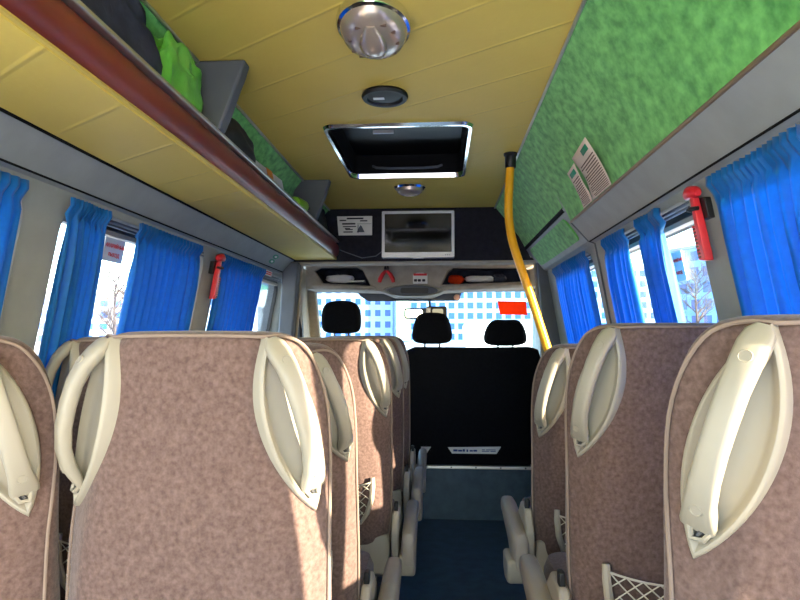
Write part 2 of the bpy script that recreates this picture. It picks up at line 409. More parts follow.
tv = empty('television', (0, 0, 0)); tag(tv, 'flat television with thin silver bezel on the dark front wall', 'television')
a, b = at(382, 211.5, 3.665), at(454.5, 257.5, 3.665)
mb = MB(); f = rrect(a.x, b.x, b.z, a.z, .008); i_ = rrect(a.x+.017, b.x-.017, b.z+.035, a.z-.017, .003)
fy = lambda y: (lambda p: [(u, y, v) for u, v in p])
mb.loft([fy(3.665)(i_), fy(3.656)(i_), fy(3.656)(f), fy(3.70)(f)], caps=False); mb.build('bezel', 'silver', tv, bev=.002)
mb = MB(); mb.box((a.x+.012, 3.662, b.z+.03), (b.x-.012, 3.672, a.z-.012)); mb.build('screen', 'screen', tv)
mb = MB(); mb.box(((a.x+b.x)/2-.035, 3.652, b.z-.006), ((a.x+b.x)/2+.035, 3.67, b.z+.006)); mb.build('foot', 'silver', tv, bev=.004)
for k in range(3):
    mb = MB(); mb.lathe([(0, 0), (.003, 0), (.003, .003), (0, .003)], (b.x-.03-.012*k, 3.656, b.z+.016), (0, -1, 0), 8); mb.build('button', 'dgrey', tv)
mb = MB(); p = [at(323, 243, 3.69), at(345, 252, 3.685), at(362, 258, 3.685), at(376, 256, 3.685), at(384, 250, 3.69)]
mb.tube(p, .003, 6); tag(mb.build('cable', 'dgrey'), 'thin cable drooping from luggage rack to the television', 'cable')
# notice on the dark wall
n_ = empty('notice'); tag(n_, 'white printed notice on the dark wall left of the television', 'notice')
a, b = at(339, 216.5, 3.69), at(372, 235, 3.69)
mb = MB(); mb.prism([(a.x-.012, a.z), (b.x, a.z), (b.x, b.z), (a.x-.002, b.z)], lambda u, v, d: (u, d, v), 3.688, 3.6985); mb.build('sheet', 'paper', n_)
W_, H_ = b.x-a.x, a.z-b.z
def bars(rows, par, mt, x0, z0, w, hh, y):
    mb = MB()
    for (u0, u1, v, t) in rows: mb.box((x0+w*u0, y-.0012, z0-hh*(v+t)), (x0+w*u1, y, z0-hh*v))
    return mb.build('print', mt, par)
bars([(.24,.74,.08,.08), (.02,.22,.19,.06), (.64,.86,.22,.06), (.10,.5,.36,.08), (.12,.52,.52,.05), (.18,.34,.62,.05), (.2,.42,.68,.05), (.14,.42,.8,.06), (.55,.98,.4,.015), (.57,.59,.45,.45)], n_, 'ink', a.x, a.z, W_, H_, 3.688)
mb = MB(); x0, z0 = a.x+W_*.66, a.z-H_*.85
mb.prism([(x0-.025, z0), (x0+.025, z0), (x0+.008, z0+.035), (x0, z0+.045), (x0-.008, z0+.035)], lambda u, v, d: (u, d, v), 3.687, 3.688); mb.build('emblem', 'dgrey', n_)

# ------------------------------------------------------------------ cab
mb = MB(); mb.add([(XC-.95, 3.78, .455+E), (XC+.95, 3.78, .455+E), (XC+.95, 4.29, .545+E), (XC-.95, 4.29, .545+E)], [(0,1,2,3)])
struct(mb.build('ceiling_cab', 'beige', solid=.01))
mb = MB(); mb.box((XC-1.05, 3.76, .62+E), (XC+1.05, 4.92, .64+E)); mb.box((XC-1.05, 4.84, .36+E), (XC+1.05, 4.92, .62+E)); struct(mb.build('ceiling_cab_skin', 'grey'))
YC = 4.30
oc = empty('overhead_console'); tag(oc, 'beige overhead shelf console above the windscreen with two open cubbies', 'console')
def cpx(px, py): p_ = at(px, py, YC); return (p_.x, p_.z)
cubL = [cpx(*q) for q in ((314, 271), (320, 267.5), (358, 267.5), (363, 270), (371, 286), (322, 283.5))]
cubR = [cpx(*q) for q in ((447, 271), (452, 267.5), (524, 268), (530, 271), (530, 281.5), (440, 285))]
mb = MB(); outer = [cpx(*q) for q in ((306, 261), (540, 261), (540, 286), (444, 291), (432, 296), (392, 296), (380, 291), (306, 289))]
mb.holes(outer, [cubL, cubR], lambda u, v: (u, YC, v))
for c in (cubL, cubR):
    mx_ = sum(p[0] for p in c)/6; mz_ = sum(p[1] for p in c)/6
    mb.loft([[(u, YC, v) for u, v in c], [(mx_+(u-mx_)*.96, YC+.03, mz_+(v-mz_)*.94) for u, v in c]], caps=False)
mb.loft([[(u, YC, v) for u, v in outer], [(u, YC+.30, v) for u, v in outer]], caps=False)
mb.build('body', 'beige', oc, sharp=40)
for c in (cubL, cubR):
    mx_ = sum(p[0] for p in c)/6; mz_ = sum(p[1] for p in c)/6
    m2 = MB(); m2.loft([[(mx_+(u-mx_)*.96, YC+.03, mz_+(v-mz_)*.94) for u, v in c], [(mx_+(u-mx_)*.96, YC+.26, mz_+(v-mz_)*.94+.01) for u, v in c]], caps=False)
    m2.add([(mx_+(u-mx_)*.96, YC+.26, mz_+(v-mz_)*.94+.01) for u, v in c], [tuple(range(6))])
    m2.build('cubby', 'bagdark', oc)
for (q0, q1) in (((312, 286), (376, 288.5)), ((440, 288.5), (532, 285))):     # rounded lips below the cubbies
    p0, p1 = at(*q0, YC-.01), at(*q1, YC-.01)
    m2 = MB(); m2.tube([p0, p0.lerp(p1, .05), p0.lerp(p1, .95), p1], [.01, .018, .018, .01], 10); m2.build('lip', 'beige', oc)
m2 = MB(); c0 = at(413, 290.5, YC-.02); rx, rz = .22, .046
m2.loft([[(c0.x+rx*k*math.cos(t), c0.y+dy, c0.z+rz*k*math.sin(t)) for t in [2*PI*i/32 for i in range(32)]] for k, dy in ((1, .03), (1, 0), (.93, -.01), (.86, -.006), (.80, .012))], caps=False)
m2.build('lamp_surround', 'cream', oc)
m2 = MB(); m2.loft([[(c0.x+rx*k*math.cos(t), c0.y+dy, c0.z+rz*k*math.sin(t)) for t in [2*PI*i/32 for i in range(32)]] for k, dy in ((.82, .01), (.82, .014))]); m2.build('lamp_panel', 'dgrey', oc)
m2 = MB(); m2.prism(rrect(c0.x-.09, c0.x+.11, c0.z-.02, c0.z+.02, .014), lambda u, v, d: (u, d, v), c0.y, c0.y+.012); m2.build('lamp_lens', 'black', oc)
# things stuck on and lying in the console
pl = empty('pliers'); tag(pl, 'pliers with red handles hanging on the beige console', 'pliers')
pc = at(386.5, 270, YC-.02)
for s in (-1, 1):
    m2 = MB(); m2.tube([pc+Vector((s*.004, 0, -.005)), pc+Vector((s*.026, -.004, -.03)), pc+Vector((s*.046, -.006, -.066)), pc+Vector((s*.05, -.006, -.09))], [.010, .015, .016, .012], 8); m2.build('handle', 'redhot', pl)
    m2 = MB(); m2.tube([pc+Vector((-s*.004, .0, -.008)), pc+Vector((s*.012, .0, .012)), pc+Vector((s*.008, 0, .03))], [.009, .009, .004], 8); m2.build('jaw', 'steel', pl)
bx_ = empty('small_box'); tag(bx_, 'small white packet with red top propped beside the pliers', 'packet')
pa, pb = at(413, 273.5, YC-.03), at(427.5, 283.5, YC-.03)
m2 = MB(); m2.prism([(pa.x, pb.z), (pb.x, pb.z), (pb.x, pa.z-.01), (pb.x-.03, pa.z+.004), (pa.x+.03, pa.z+.004), (pa.x, pa.z-.01)], lambda u, v, d: (u, d, v), YC-.05, YC-.012); m2.build('carton', 'paper', bx_, bev=.003)
m2 = MB(); m2.box((pa.x+.004, YC-.052, pa.z-.018), (pb.x-.004, YC-.0495, pa.z-.002)); m2.build('red_band', 'redhot', bx_)
for u in (.16, .42, .72):
    m2 = MB(); xx = pa.x+(pb.x-pa.x)*u; m2.prism(rrect(xx-.009, xx+.014, pb.z+.012, pb.z+.03, .006), lambda u_, v_, d: (u_, d, v_), YC-.052, YC-.0495); m2.build('print', 'ink', bx_)
from mathutils import noise
def crumple(name, c, r, m, label, cat, seed, sub=1, rough=.28, group=None, n=28, freq=1.7, box=.75, zmin=-9., rack=False):
    off = Vector((seed*3.1, seed*1.7, seed*.9)); mb = MB(); rings = []; nr = 18
    e = lambda v: math.copysign(abs(v)**box, v)
    for i in range(nr+1):
        ph = PI*i/nr; row = []
        for k in range(n):
            th = 2*PI*k/n
            d = Vector((e(math.sin(ph))*e(math.cos(th)), e(math.sin(ph))*e(math.sin(th)), -e(math.cos(ph))))
            q = d*freq*Vector((1, r[1]/max(r[0], .01)*.6, 1)).length*.6+off
            rid = 1-2*abs(noise.noise(q*1.4)); rid2 = 1-2*abs(noise.noise(q*3.1+off))
            f = 1+rough*(rid-.5)+rough*.5*(rid2-.5)
            z_ = max(zmin+.002*noise.noise(q*9), c[2]+d.z*r[2]*f); x_ = c[0]+d.x*r[0]*f
            if rack:                       # keep inside the rack: behind its front edge, under the sloping cove
                wr = .030*(noise.noise(q*2.3)+.6*noise.noise(q*5.1+off))
                if z_ < .592+E: x_ = min(x_, -.688)
                else: x_ = min(x_, -.660+wr)
                zr = z_-E; hh = .73-(zr-.475)*.676; x_ = max(x_, XC-hh+.03+wr)
            row.append((x_, c[1]+d.y*r[1]*f, z_))
        rings.append(row)
    mb.loft(rings); o = mb.build(name, m, sub=sub); tag(o, label, cat, group); return o
p = at(340, 279, YC+.08); crumple('crumpled_bag', p, (.10, .05, .028), 'paper', 'crumpled pale bag lying in the left console cubby', 'bag', 3)
p = at(456, 279.5, YC+.06); crumple('sweet_packet', p, (.055, .04, .03), 'orange', 'orange packet at the inner end of the right console cubby', 'packet', 4)
p = at(480, 279, YC+.08); crumple('paper_bundle', p, (.11, .05, .022), 'paper', 'white crumpled papers lying in the right console cubby', 'papers', 5)
p = at(499, 278.5, YC+.08); crumple('cloth_bundle', p, (.05, .05, .03), 'bagdark', 'dark cloth bundle at the outer end of the right console cubby', 'cloth', 6)
p = at(358, 281.5, YC+.05); m2 = MB(); m2.box((p.x-.07, p.y-.02, p.z-.005), (p.x+.05, p.y+.05, p.z+.006)); tag(m2.build('folded_papers', 'paper', bev=.002), 'flat folded papers beside the crumpled bag in the left cubby', 'papers')

# windscreen, pillars, cab sides
WS = [(-1.0, 4.72, .352), (.83, 4.72, .352), (.88, 5.42, -.42), (-1.06, 5.42, -.42)]
mb = MB(); mb.add([(x, y, z+E) for x, y, z in WS]+[(x, y+.006, z+E+.004) for x, y, z in WS], [(0,1,2,3), (7,6,5,4), (0,4,5,1), (1,5,6,2), (2,6,7,3), (3,7,4,0)])
ws = mb.build('window_7', 'shieldglass'); struct(ws)
for s, q in ((-1, ((-1.0, 4.70, .36), (-1.06, 5.42, -.44))), (1, ((.835, 4.70, .36), (.89, 5.42, -.44)))):
    mb = MB(); p0, p1 = [Vector((x, y, z+E)) for x, y, z in q]
    dv = (p1-p0).normalized(); mb.obox((p0+p1)/2+Vector((s*.03, 0, 0)), Vector((.05, 0, 0)), Vector((0, dv.z, -dv.y))*.03, (p1-p0)/2*1.02)
    struct(mb.build('trim_%d' % (14 if s < 0 else 15), 'beige', bev=.012))
mb = MB(); mb.box((-1.08, 4.70, .345+E), (.92, 4.86, .40+E)); struct(mb.build('trim_16', 'beige', bev=.01))
# low front below the windscreen
mb = MB(); mb.prism([(4.95, -1.2), (4.9, -.62), (4.98, -.45), (5.2, -.40), (5.48, -.44), (5.5, -1.2)], lambda u, v, d: (d, u, v+E), -1.08, .92); struct(mb.build('wall_dashboard', 'dgrey', bev=.02))
for s, nm, x0 in ((-1, 'left', -1.10), (1, 'right', .80)):
    mb = MB()
    ys = 3.80 if s > 0 else 4.0
    mb.holes([(ys, -1.2), (5.5, -1.2), (5.5, -.35), (4.70, .5), (ys, .5)], [list(reversed([(4.12, -.25), (4.80, -.25), (4.50, .30), (4.12, .30)]))], lambda y, z: (x0+s*(.0+(-.12*max(z, -.3))), y, z+E))
    struct(mb.build('wall_cab_'+nm, 'beige', solid=.03))
    m3 = MB(); m3.add([(x0+s*(.015-.12*max(z, -.3)), y, z+E) for y, z in ((4.10, -.27), (4.83, -.27), (4.52, .32), (4.10, .32))], [(0,1,2,3)])
    struct(m3.build('window_%d' % (8 if s < 0 else 9), 'pane', solid=.005))
    m3 = MB(); m3.tube([(x0-s*.03, 4.10, .34+E), (x0-s*.02, 4.52, .33+E), (x0-s*.0, 4.68, .0+E), (x0+s*.01, 4.83, -.27+E), (x0-s*.0, 4.85, -.8+E)], .026, 8); struct(m3.build('trim_%d' % (17 if s < 0 else 18), 'black'))
# hand grips at the cab
def grip(px, py, d, dz, m, label):
    p = at(px, py, d); mb = MB(); mb.tube([p+Vector((0, 0, dz)), p+Vector((0, -.035, dz*.7)), p+Vector((0, -.04, 0)), p+Vector((0, -.035, -dz*.7)), p+Vector((0, 0, -dz))], .012, 8)
    tag(mb.build('wall_clip', m), label, 'clip')
grip(552, 271, 3.65, .05, 'black', 'black belt clip on the dark post right of the cab opening')
# dark tinted visor strip, mirror, sheet on the glass
mb = MB(); a, b = at(357, 292, 4.69), at(452, 301, 4.69)
mb.prism([(a.x, a.z), (b.x+.08, a.z), (b.x+.05, b.z), (a.x+.09, b.z), (a.x+.03, (a.z+b.z)/2)], lambda u, v, d: (u, d, v), 4.685, 4.697)
tag(mb.build('visor_strip', 'dgrey', bev=.003), 'dark shade strip hanging along the top of the windscreen', 'sun visor')
mb = MB(); p = at(457, 297.5, 4.679); mb.lathe([(0, -.01), (.022, -.01), (.026, 0), (.022, .01), (0, .012)], p, (0, -1, 0), 18); tag(mb.build('air_freshener', 'pink'), 'small round peach air freshener at the end of the shade strip', 'air freshener')
mr = empty('rear_view_mirror'); tag(mr, 'rear view mirror hanging behind the windscreen above the middle headrest', 'mirror')
a, b = at(404, 308, 4.75), at(424, 319, 4.75)
mb = MB(); mb.prism(rrect(a.x, b.x+.15, b.z, a.z, .025), lambda u, v, d: (u, d, v), 4.75, 4.775); mb.build('housing', 'dgrey', mr, bev=.006)
mb = MB(); mb.prism(rrect(a.x+.012, b.x-.01, b.z+.012, a.z-.012, .02), lambda u, v, d: (u, d, v), 4.746, 4.751); mb.build('mirror_glass', 'mirror', mr)
mb = MB(); mb.tube([(b.x+.05, 4.77, a.z-.02), (b.x+.04, 4.78, a.z+.10), (b.x+.04, 4.74, a.z+.14)], .010, 8); mb.build('stem', 'black', mr)
dc = empty('dash_camera'); tag(dc, 'black dash camera mounted beside the rear view mirror', 'camera')
a, b = at(426, 306.5, 4.73), at(447, 318, 4.73)
mb = MB(); mb.prism(rrect(a.x, b.x, b.z, a.z, .02), lambda u, v, d: (u, d, v), 4.70, 4.742); mb.build('body', 'black', dc, bev=.005)
mb = MB(); mb.prism(rrect(a.x+.05, b.x-.03, b.z+.02, a.z-.02, .012), lambda u, v, d: (u, d, v), 4.697, 4.701); mb.build('screen', 'screen', dc)
mb = MB(); mb.box((a.x+.004, 4.696, b.z+.012), (a.x+.036, 4.7005, a.z-.012)); mb.build('label', 'paper', dc)
mb = MB(); q = [at(497.5, 301, 4.80), at(526, 301.5, 4.80), at(527.5, 315, 4.86), at(500, 314.5, 4.86)]
mb.add(q+[v+Vector((0, .004, 0)) for v in q], [(0,1,2,3), (7,6,5,4), (0,4,5,1), (1,5,6,2), (2,6,7,3), (3,7,4,0)])
tag(mb.build('windscreen_card', 'orange'), 'blank bright orange card standing in the windscreen on the right', 'card')

# ------------------------------------------------------------------ cab seats
def headrest(parent, pts, y, th, m='blackcloth'):
    xs = [p[0] for p in pts]; zs = [p[1] for p in pts]; cx, cz = sum(xs)/len(xs), sum(zs)/len(zs)
    rings = []
    for k, dy in ((.55, -.01), (.86, 0), (1, th*.25), (1, th*.7), (.9, th), (.6, th+.01)):
        rings.append([(cx+(u-cx)*k, y+dy, cz+(v-cz)*k) for u, v in pts])
    mb = MB(); mb.loft(rings); return mb.build('headrest', m, parent, sub=2)
def hp(d, *q): return [(at(px, py, d).x, at(px, py, d).z) for px, py in q]
fb = empty('front_bench_seat', (.22, 4.15, E-.868)); tag(fb, 'black double bench seat in the cab with two headrests', 'seat')
fb.location = (0, 0, 0)
D = 4.06
rings = []
prof = hp(D, (405, 464.5), (404, 360), (407, 350), (414, 347), (474, 347.5), (532, 347), (539, 350), (542, 360), (547, 464.5))
cx = sum(p[0] for p in prof)/9; cz = sum(p[1] for p in prof)/9
for k, dy in ((.93, 0), (.985, .008), (1, .03), (1, .12), (.96, .15)):
    rings.append([(cx+(u-cx)*k, D+dy, cz+(v-cz)*(k if v > cz else 1)) for u, v in prof])
mb = MB(); mb.loft(rings); mb.build('backrest', 'blackcloth', fb, sharp=60)
mb = MB(); mb.box((cx-.44, D+.14, E-.80), (cx+.44, D+.62, E-.62)); mb.build('cushion', 'blackcloth', fb, bev=.04)
H1 = hp(D, (412, 341), (411, 334), (413.5, 322), (417, 314.5), (424, 312), (440, 312), (447, 314.5), (450.5, 322), (453, 334), (452, 341), (446, 344.5), (418, 344.5))
H2 = hp(D, (484.5, 343), (483.5, 337), (486.5, 327), (491, 321), (497, 318.5), (506, 320), (516, 318.5), (522, 321), (526, 328), (528.5, 338), (527.5, 343), (521, 346.5), (491, 346.5))
for H in (H1, H2):
    h_ = headrest(fb, H, D, .11); c_ = sum(p[0] for p in H)/len(H)
    for s in (-1, 1):
        mb = MB(); mb.tube([(c_+s*.05, D+.06, E-.05), (c_+s*.05, D+.06, E-.15)], .007, 8); mb.build('headrest_post', 'steel', fb)
ds = empty('driver_seat'); tag(ds, 'black driver seat headrest seen beyond the left seat rows', 'seat')
H3 = hp(4.1, (320, 330), (319.5, 318), (321, 307), (326, 301.5), (334, 300), (346, 300), (354, 301.5), (359, 307), (360.5, 318), (360, 330), (355, 334), (325, 334))
headrest(ds, H3, 4.1, .12)
cx3 = sum(p[0] for p in H3)/12
mb = MB(); mb.loft([[(cx3+u*k, 4.12+dy, E-.46+v*k) for u, v in rrect(-.24, .24, -.42, .42, .09)] for k, dy in ((.92, 0), (1, .03), (1, .12), (.94, .15))]); mb.build('backrest', 'blackcloth', ds)
mb = MB(); mb.box((cx3-.24, 4.2, E-.87), (cx3+.24, 4.7, E-.66)); mb.build('cushion', 'blackcloth', ds, bev=.04)
for s in (-1, 1):
    mb = MB(); mb.tube([(cx3+s*.05, 4.17, E+.04), (cx3+s*.05, 4.17, E-.1)], .007, 8); mb.build('headrest_post', 'steel', ds)
# stickers on the back of the bench
st = empty('sticker'); tag(st, 'long white sticker with blue print low on the black bench back', 'sticker')
q = hp(4.045, (448, 447.5), (501, 447), (496.5, 454), (452, 453.5))
mb = MB(); mb.prism(q, lambda u, v, d: (u, d, v), 4.045, 4.058); mb.build('sheet', 'paper', st)
x0, z0 = q[0]; w_ = q[1][0]-q[0][0]; hh = q[0][1]-q[2][1]
bars([(.10,.18,.3,.35), (.19,.27,.36,.3), (.28,.32,.26,.4), (.35,.38,.3,.4), (.41,.47,.38,.26), (.48,.55,.34,.3), (.64,.70,.26,.12), (.72,.9,.26,.12), (.64,.78,.5,.12), (.8,.9,.52,.12)], st, mat('navy_ink', (36, 60, 120), .7), x0, z0, w_, hh, 4.045)
q = hp(4.045, (421, 447), (431, 447), (427, 453), (421, 453))
mb = MB(); mb.prism(q, lambda u, v, d: (u, d, v), 4.045, 4.058); tag(mb.build('sticker', 'paper'), 'end of a second white sticker low on the bench back by the left seats', 'sticker')

# ------------------------------------------------------------------ passenger seats
BR = [(0.00, .190, .03, .03, .09), (.03, .222, .035, .035, .115), (.10, .229, .04, .04, .13), (.22, .232, .045, .045, .135), (.36, .232, .055, .05, .125),
      (.45, .231, .062, .058, .118), (.51, .230, .075, .070, .118), (.58, .228, .086, .082, .118), (.66, .222, .090, .086, .118), (.72, .207, .085, .080, .115), (.758, .193, .078, .07, .11), (.780, .174, .066, .055, .100)]
def seat_ring(z, W, c, d, t):
    h = [(W-c, 0.0), (W-c*.66, d*.30), (W-c*.33, d*.66), (W, d), (W+.002, d+(t-d)*.5), (W-.008, t-.01), (W-.035, t), (W*.5, t-.018)]
    r = [(0, -.006), (W*.5-c*.3, -.004)]+h+[(0, t-.022)]
    l = [(-x, y) for x, y in reversed(r[1:-1])]
    return [(x, y, z) for x, y in r+l]
def make_seat(lift=0.):
    root = empty('passenger_seat'); K = lift
    back = empty('backrest_pivot')
    mb = MB(); RB = [((lift+(.45-lift)/.45*r[0]) if r[0] < .45 else r[0],)+r[1:] for r in BR]; rings = [seat_ring(*r) for r in RB]
    z, W, c, d, t = RB[-1]
    top = seat_ring(.790, W-.022, c-.008, d-.012, t-.012); top = [(x, y+.012, z_) for x, y, z_ in top]
    top2 = [(x*.80, .05+(y-.05)*.45, .795) for x, y, z_ in top]
    mb.loft(rings+[top, top2])
    b = mb.build('backrest', 'velour', root, sub=2)
    bpy.data.objects.remove(back)
    # piping round the edge
    path = []
    for r in RB[1:-2]: path.append((r[1]+.001, r[3]+.004, r[0]))
    path += [(.191, .060, .764), (.169, .046, .781), (.148, .022, .787), (.128, .006, .785), (.10, .003, .786), (.05, .001, .787)]
    path = path+[(0, .0, .787)]+[(-x, y, z_) for x, y, z_ in reversed(path)]
    path = smooth([Vector(q_) for q_ in path], 3); mb = MB(); mb.tube(path, .0030, 6); mb.build('piping', 'piping', b)
    # grab handles set into the two back corners
    for s in (1, -1):
        T, B = Vector((.134, .006, .784)), Vector((.210, .044, .488)); mid = (T+B)/2; L = (B-T).length/2
        u = (B-T).normalized(); n = Vector((.66, -.75, .05)); n = (n-u*n.dot(u)).normalized(); w = n.cross(u)
        if w.x < 0: w = -w
        mid = mid + n*.004
        def P_(a_, b_, h_):
            v = mid+u*a_+w*b_+n*h_; return (s*v.x, v.y, v.z)
        N = 22; hw = .050
        def lens(ins, h_):
            pts = []; kl, kw = (L-ins*1.6)/L, (hw-ins)/hw
            for i in range(2*N):
                th = i/N
                t = 1-2*(th if th <= 1 else 2-th); sd = 1 if th <= 1 else -1
                wd = hw*(1-abs(t)**2.1)**.92 if abs(t) < 1 else 0
                pts.append(P_(t*L*kl, sd*wd*kw, h_))
            return pts
        mb = MB(); mb.loft([lens(-.002, -.022), lens(0, .0), lens(.0025, .005), lens(.006, .006), lens(.010, .003), lens(.014, -.003), lens(.020, -.006), lens(.035, -.007)])
        mb.build('handle_surround', 'cream', b, sharp=50)
        mb = MB(); prof = [(-.97, .000, .010, .006), (-.90, .006, .018, .010), (-.80, .016, .020, .012), (-.66, .029, .0185, .012), (-.45, .039, .0175, .012), (-.2, .043, .0172, .012), (.05, .043, .0172, .012), (.3, .037, .0175, .012), (.5, .025, .0185, .012), (.60, .014, .021, .011), (.68, .006, .023, .009), (.74, .000, .022, .006)]
        rings = []
        for i, (t, h_, wd, tk) in enumerate(prof):
            t0, t1 = prof[max(i-1, 0)], prof[min(i+1, len(prof)-1)]
            da, dh = (t1[0]-t0[0])*L, t1[1]-t0[1]; ln = math.hypot(da, dh); na, nh = -dh/ln, da/ln
            off = .006
            ring = []
            for k in range(14):
                a_ = 2*PI*k/14; cw, ct = math.cos(a_), math.sin(a_)
                e = lambda v: math.copysign(abs(v)**.6, v)
                ring.append(P_(t*L+na*e(ct)*tk, off+e(cw)*wd, h_+nh*e(ct)*tk))
            rings.append(ring)
        mb.loft(rings)
        for t, h_ in ((-.72, .0365), (.545, .0325)):
            q0 = Vector(P_(t*L, .006, h_)); q1 = Vector(P_(t*L+(-.35 if t < 0 else .5)*.01, .006, h_+.01)); axv = (q1-q0).normalized()
            mb.lathe([(.0085, -.006), (.0085, .001), (.0075, .0022), (.0068, .0012), (0, .0014)], q0, axv, 16)
        # catch at the lower tip
        mb.tube([P_(.70*L, -.012, .004), P_(.80*L, -.006, .009), P_(.82*L, .008, .009), P_(.72*L, .016, .004)], .004, 6)
        mb.build('grab_handle', 'cream', b, sharp=50)
        mb = MB(); mb.tube([P_(.73*L, -.002, .0025), P_(.80*L, .002, .003), P_(.84*L, .003, .001)], [.006, .005, .002], 8); mb.build('catch', 'steel', b)
    # net pocket low on the back
    mb = MB(); z1, z0, xw = .26, .06, .165
    for s in (1, -1):
        pts = [(s*(xw-.0), -.010, z1+.01), (s*(xw+.001), -.016, z1-.02), (s*(xw-.004), -.018, z1-.07), (s*(xw-.02), -.018, z1-.12), (s*(xw-.045), -.012, z1-.16)]
        mb = MB(); mb.tube(pts, [.009, .010, .010, .009, .006], 8); mb.build('pocket_bracket', 'creamdark', b)
    mb = MB()
    def npos(u, v):                     # u -1..1, v 0 (top) .. 1
        sag = .028*(1-u*u)*(1-v)
        xx = u*(xw-.005-.05*v*v); return (xx, -.013-.006*(1-v), z1-.005-sag-v*(z1-z0-.01))
    mb.tube([npos(-1+2*i/16, 0) for i in range(17)], .0025, 5)
    nn = 9
    for k in range(-nn, nn*2):
        for sg in (1, -1):
            pts = []
            for i in range(13):
                v = i/12; uu = -1+2*(k/nn)+sg*v*1.3 if sg > 0 else -1+2*(k/nn)-v*1.3
                if -1 <= uu <= 1: pts.append(npos(uu, v))
            if len(pts) > 1: mb.tube(pts, .0016, 4)
    mb.build('net_pocket', 'net', b)
    b.location = (0, 0, .42)
    # cushion and carcass
    mb = MB(); mb.loft([[(u*k, .27+v*k, z_+K) for u, v in rrect(-.225, .225, -.20, .22, .06)] for k, z_ in ((.93, .335), (1, .35), (1, .43), (.95, .462), (.6, .475))]); mb.build('cushion', 'velour', root)
    mb = MB(); mb.prism([(-.225, .30), (.225, .30), (.228, .40), (.222, .445), (-.222, .445), (-.228, .40)], lambda u, v, d: (u, d, v+K), .0, .10); mb.build('seat_shell', 'creamdark', root, bev=.01)
    mb = MB(); mb.box((-.20, .06, .27+K), (.20, .48, .335+K)); 
    for xx in (-.15, .13): mb.box((xx, .12, .0), (xx+.04, .42, .275+K))
    mb.build('pedestal', 'steel', root, bev=.006)
    return root
def add_armrest(root, s, K=0.):
    # side bracket and fold-down armrest on the aisle side
    q = [(-.02, .33), (.02, .275), (.14, .275), (.20, .34), (.20, .47), (.12, .53), (.02, .53), (-.03, .47)]
    mb = MB(); mb.prism(q, lambda u, v, d: (s*d, u, v+K), .236, .262); mb.build('side_bracket', 'creamdark', root, bev=.008)
    q = [(-.045, .35), (-.02, .305), (.05, .295), (.10, .32), (.10, .38), (-.045, .39)]
    mb = MB(); mb.prism(q, lambda u, v, d: (s*d, u, v+K), .262, .325); mb.build('hinge_cover', 'creamdark', root, bev=.012)
    arm = []
    ax_ = .300 if s > 0 else .280
    for (y, zc_, hz, hw_) in ((-.05, .40, .040, .018), (-.035, .402, .064, .026), (.03, .412, .062, .028), (.12, .435, .045, .028), (.28, .455, .034, .027), (.36, .455, .03, .025), (.385, .455, .02, .016)):
        arm.append([(s*(ax_+hw_*math.copysign(abs(math.cos(a_))**.6, math.cos(a_))), y, zc_+K+hz*math.copysign(abs(math.sin(a_))**.6, math.sin(a_))) for a_ in [2*PI*k/16 for k in range(16)]])
    mb = MB(); mb.loft(arm); mb.build('armrest', 'armpad', root, sharp=50)
    mb = MB(); mb.box((s*.242, .03, .525+K), (s*.257, .06, .560+K)); mb.build('belt_buckle', 'black', root, bev=.004)
def place(root, x, ytop, tilt, label, dz=0., rz=0):
    t = math.radians(tilt)
    root.location = (x, ytop+.79*math.sin(t), 0); root.rotation_euler.z = math.radians(rz)
    for c in kids(root):
        if c.name.startswith('backrest'): c.rotation_euler.x = t; c.location.z = .42+dz
    tag(root, label, 'seat', 'mauve velour passenger seats')
LA, LW, RR = -.43, -.905, .53
proto = make_seat()
sL = copy_tree(proto); add_armrest(sL, 1)
sR = make_seat(.09); add_armrest(sR, -1, .10)
seats = [(sL, LA+.005, .985, 1, 'mauve velour seat in the foreground with both cream handles showing, left of the aisle', -.008),
         (sL, LA-.02, 1.44, 13, 'reclined mauve aisle seat directly in front of the large foreground left seat', -.03),
         (sL, LA+.01, 2.27, 2, 'mauve aisle seat in the third row left of the aisle, sunlit on its side', -.025),
         (sL, LA+.015, 2.93, 2, 'mauve aisle seat in the fourth row left, second from the black bench', -.02),
         (sL, LA+.02, 3.45, 2, 'frontmost mauve aisle seat on the left, nearest the black bench', -.02),
         (proto, LW, .935, 2, 'mauve seat by the left wall beside the large foreground seat, at the picture edge', -.015),
         (proto, LW+.05, 1.56, 3, 'mauve window seat showing its top between the two foreground left seats', -.02),
         (sR, RR-.002, .735, 3, 'nearest mauve seat on the right of the aisle with a very large cream handle', .010),
         (sR, RR-.005, 1.36, 2, 'middle mauve seat on the right with white net pocket low on its back', .012),
         (sR, RR+.005, 1.95, 4, 'frontmost mauve seat on the right, nearest the yellow pole', -.045)]
used = set()
for (src, x, y, ti, lab, dz) in seats:
    o = src if src.name not in used else copy_tree(src)
    used.add(src.name); place(o, x, y, ti, lab, dz)

# ------------------------------------------------------------------ luggage rack on the left
XW = XC-.734
rk = empty('luggage_rack'); tag(rk, 'overhead luggage rack with burgundy rounded front edge along the left wall', 'luggage rack')
mb = MB(); mb.box((XW, Y0, .470+E), (-.645, 3.70, .486+E)); mb.build('shelf_board', 'ceil', rk)
mb = MB(); rings = []
tp = []
for k in range(17):                     # D-shaped front edge
    a_ = -PI*.56+PI*1.1*k/16; tp.append((-.662+.034*math.cos(a_), .530+.049*math.sin(a_)))
tp += [(-.680, .577), (-.680, .485)]
mb.loft([[(x, y, z+E) for x, z in tp] for y in (Y0, 3.70)]); mb.build('front_edge', 'tube', rk, sharp=60)
mb = MB(); mb.box((-.682, Y0, .577+E), (-.629, 3.70, .590+E)); mb.build('edge_trim', 'alu', rk, bev=.004)
mb = MB(); mb.tube([(-.649, Y0, .479+E), (-.649, 3.70, .479+E)], .0065, 8); mb.build('piping', 'cord', rk)
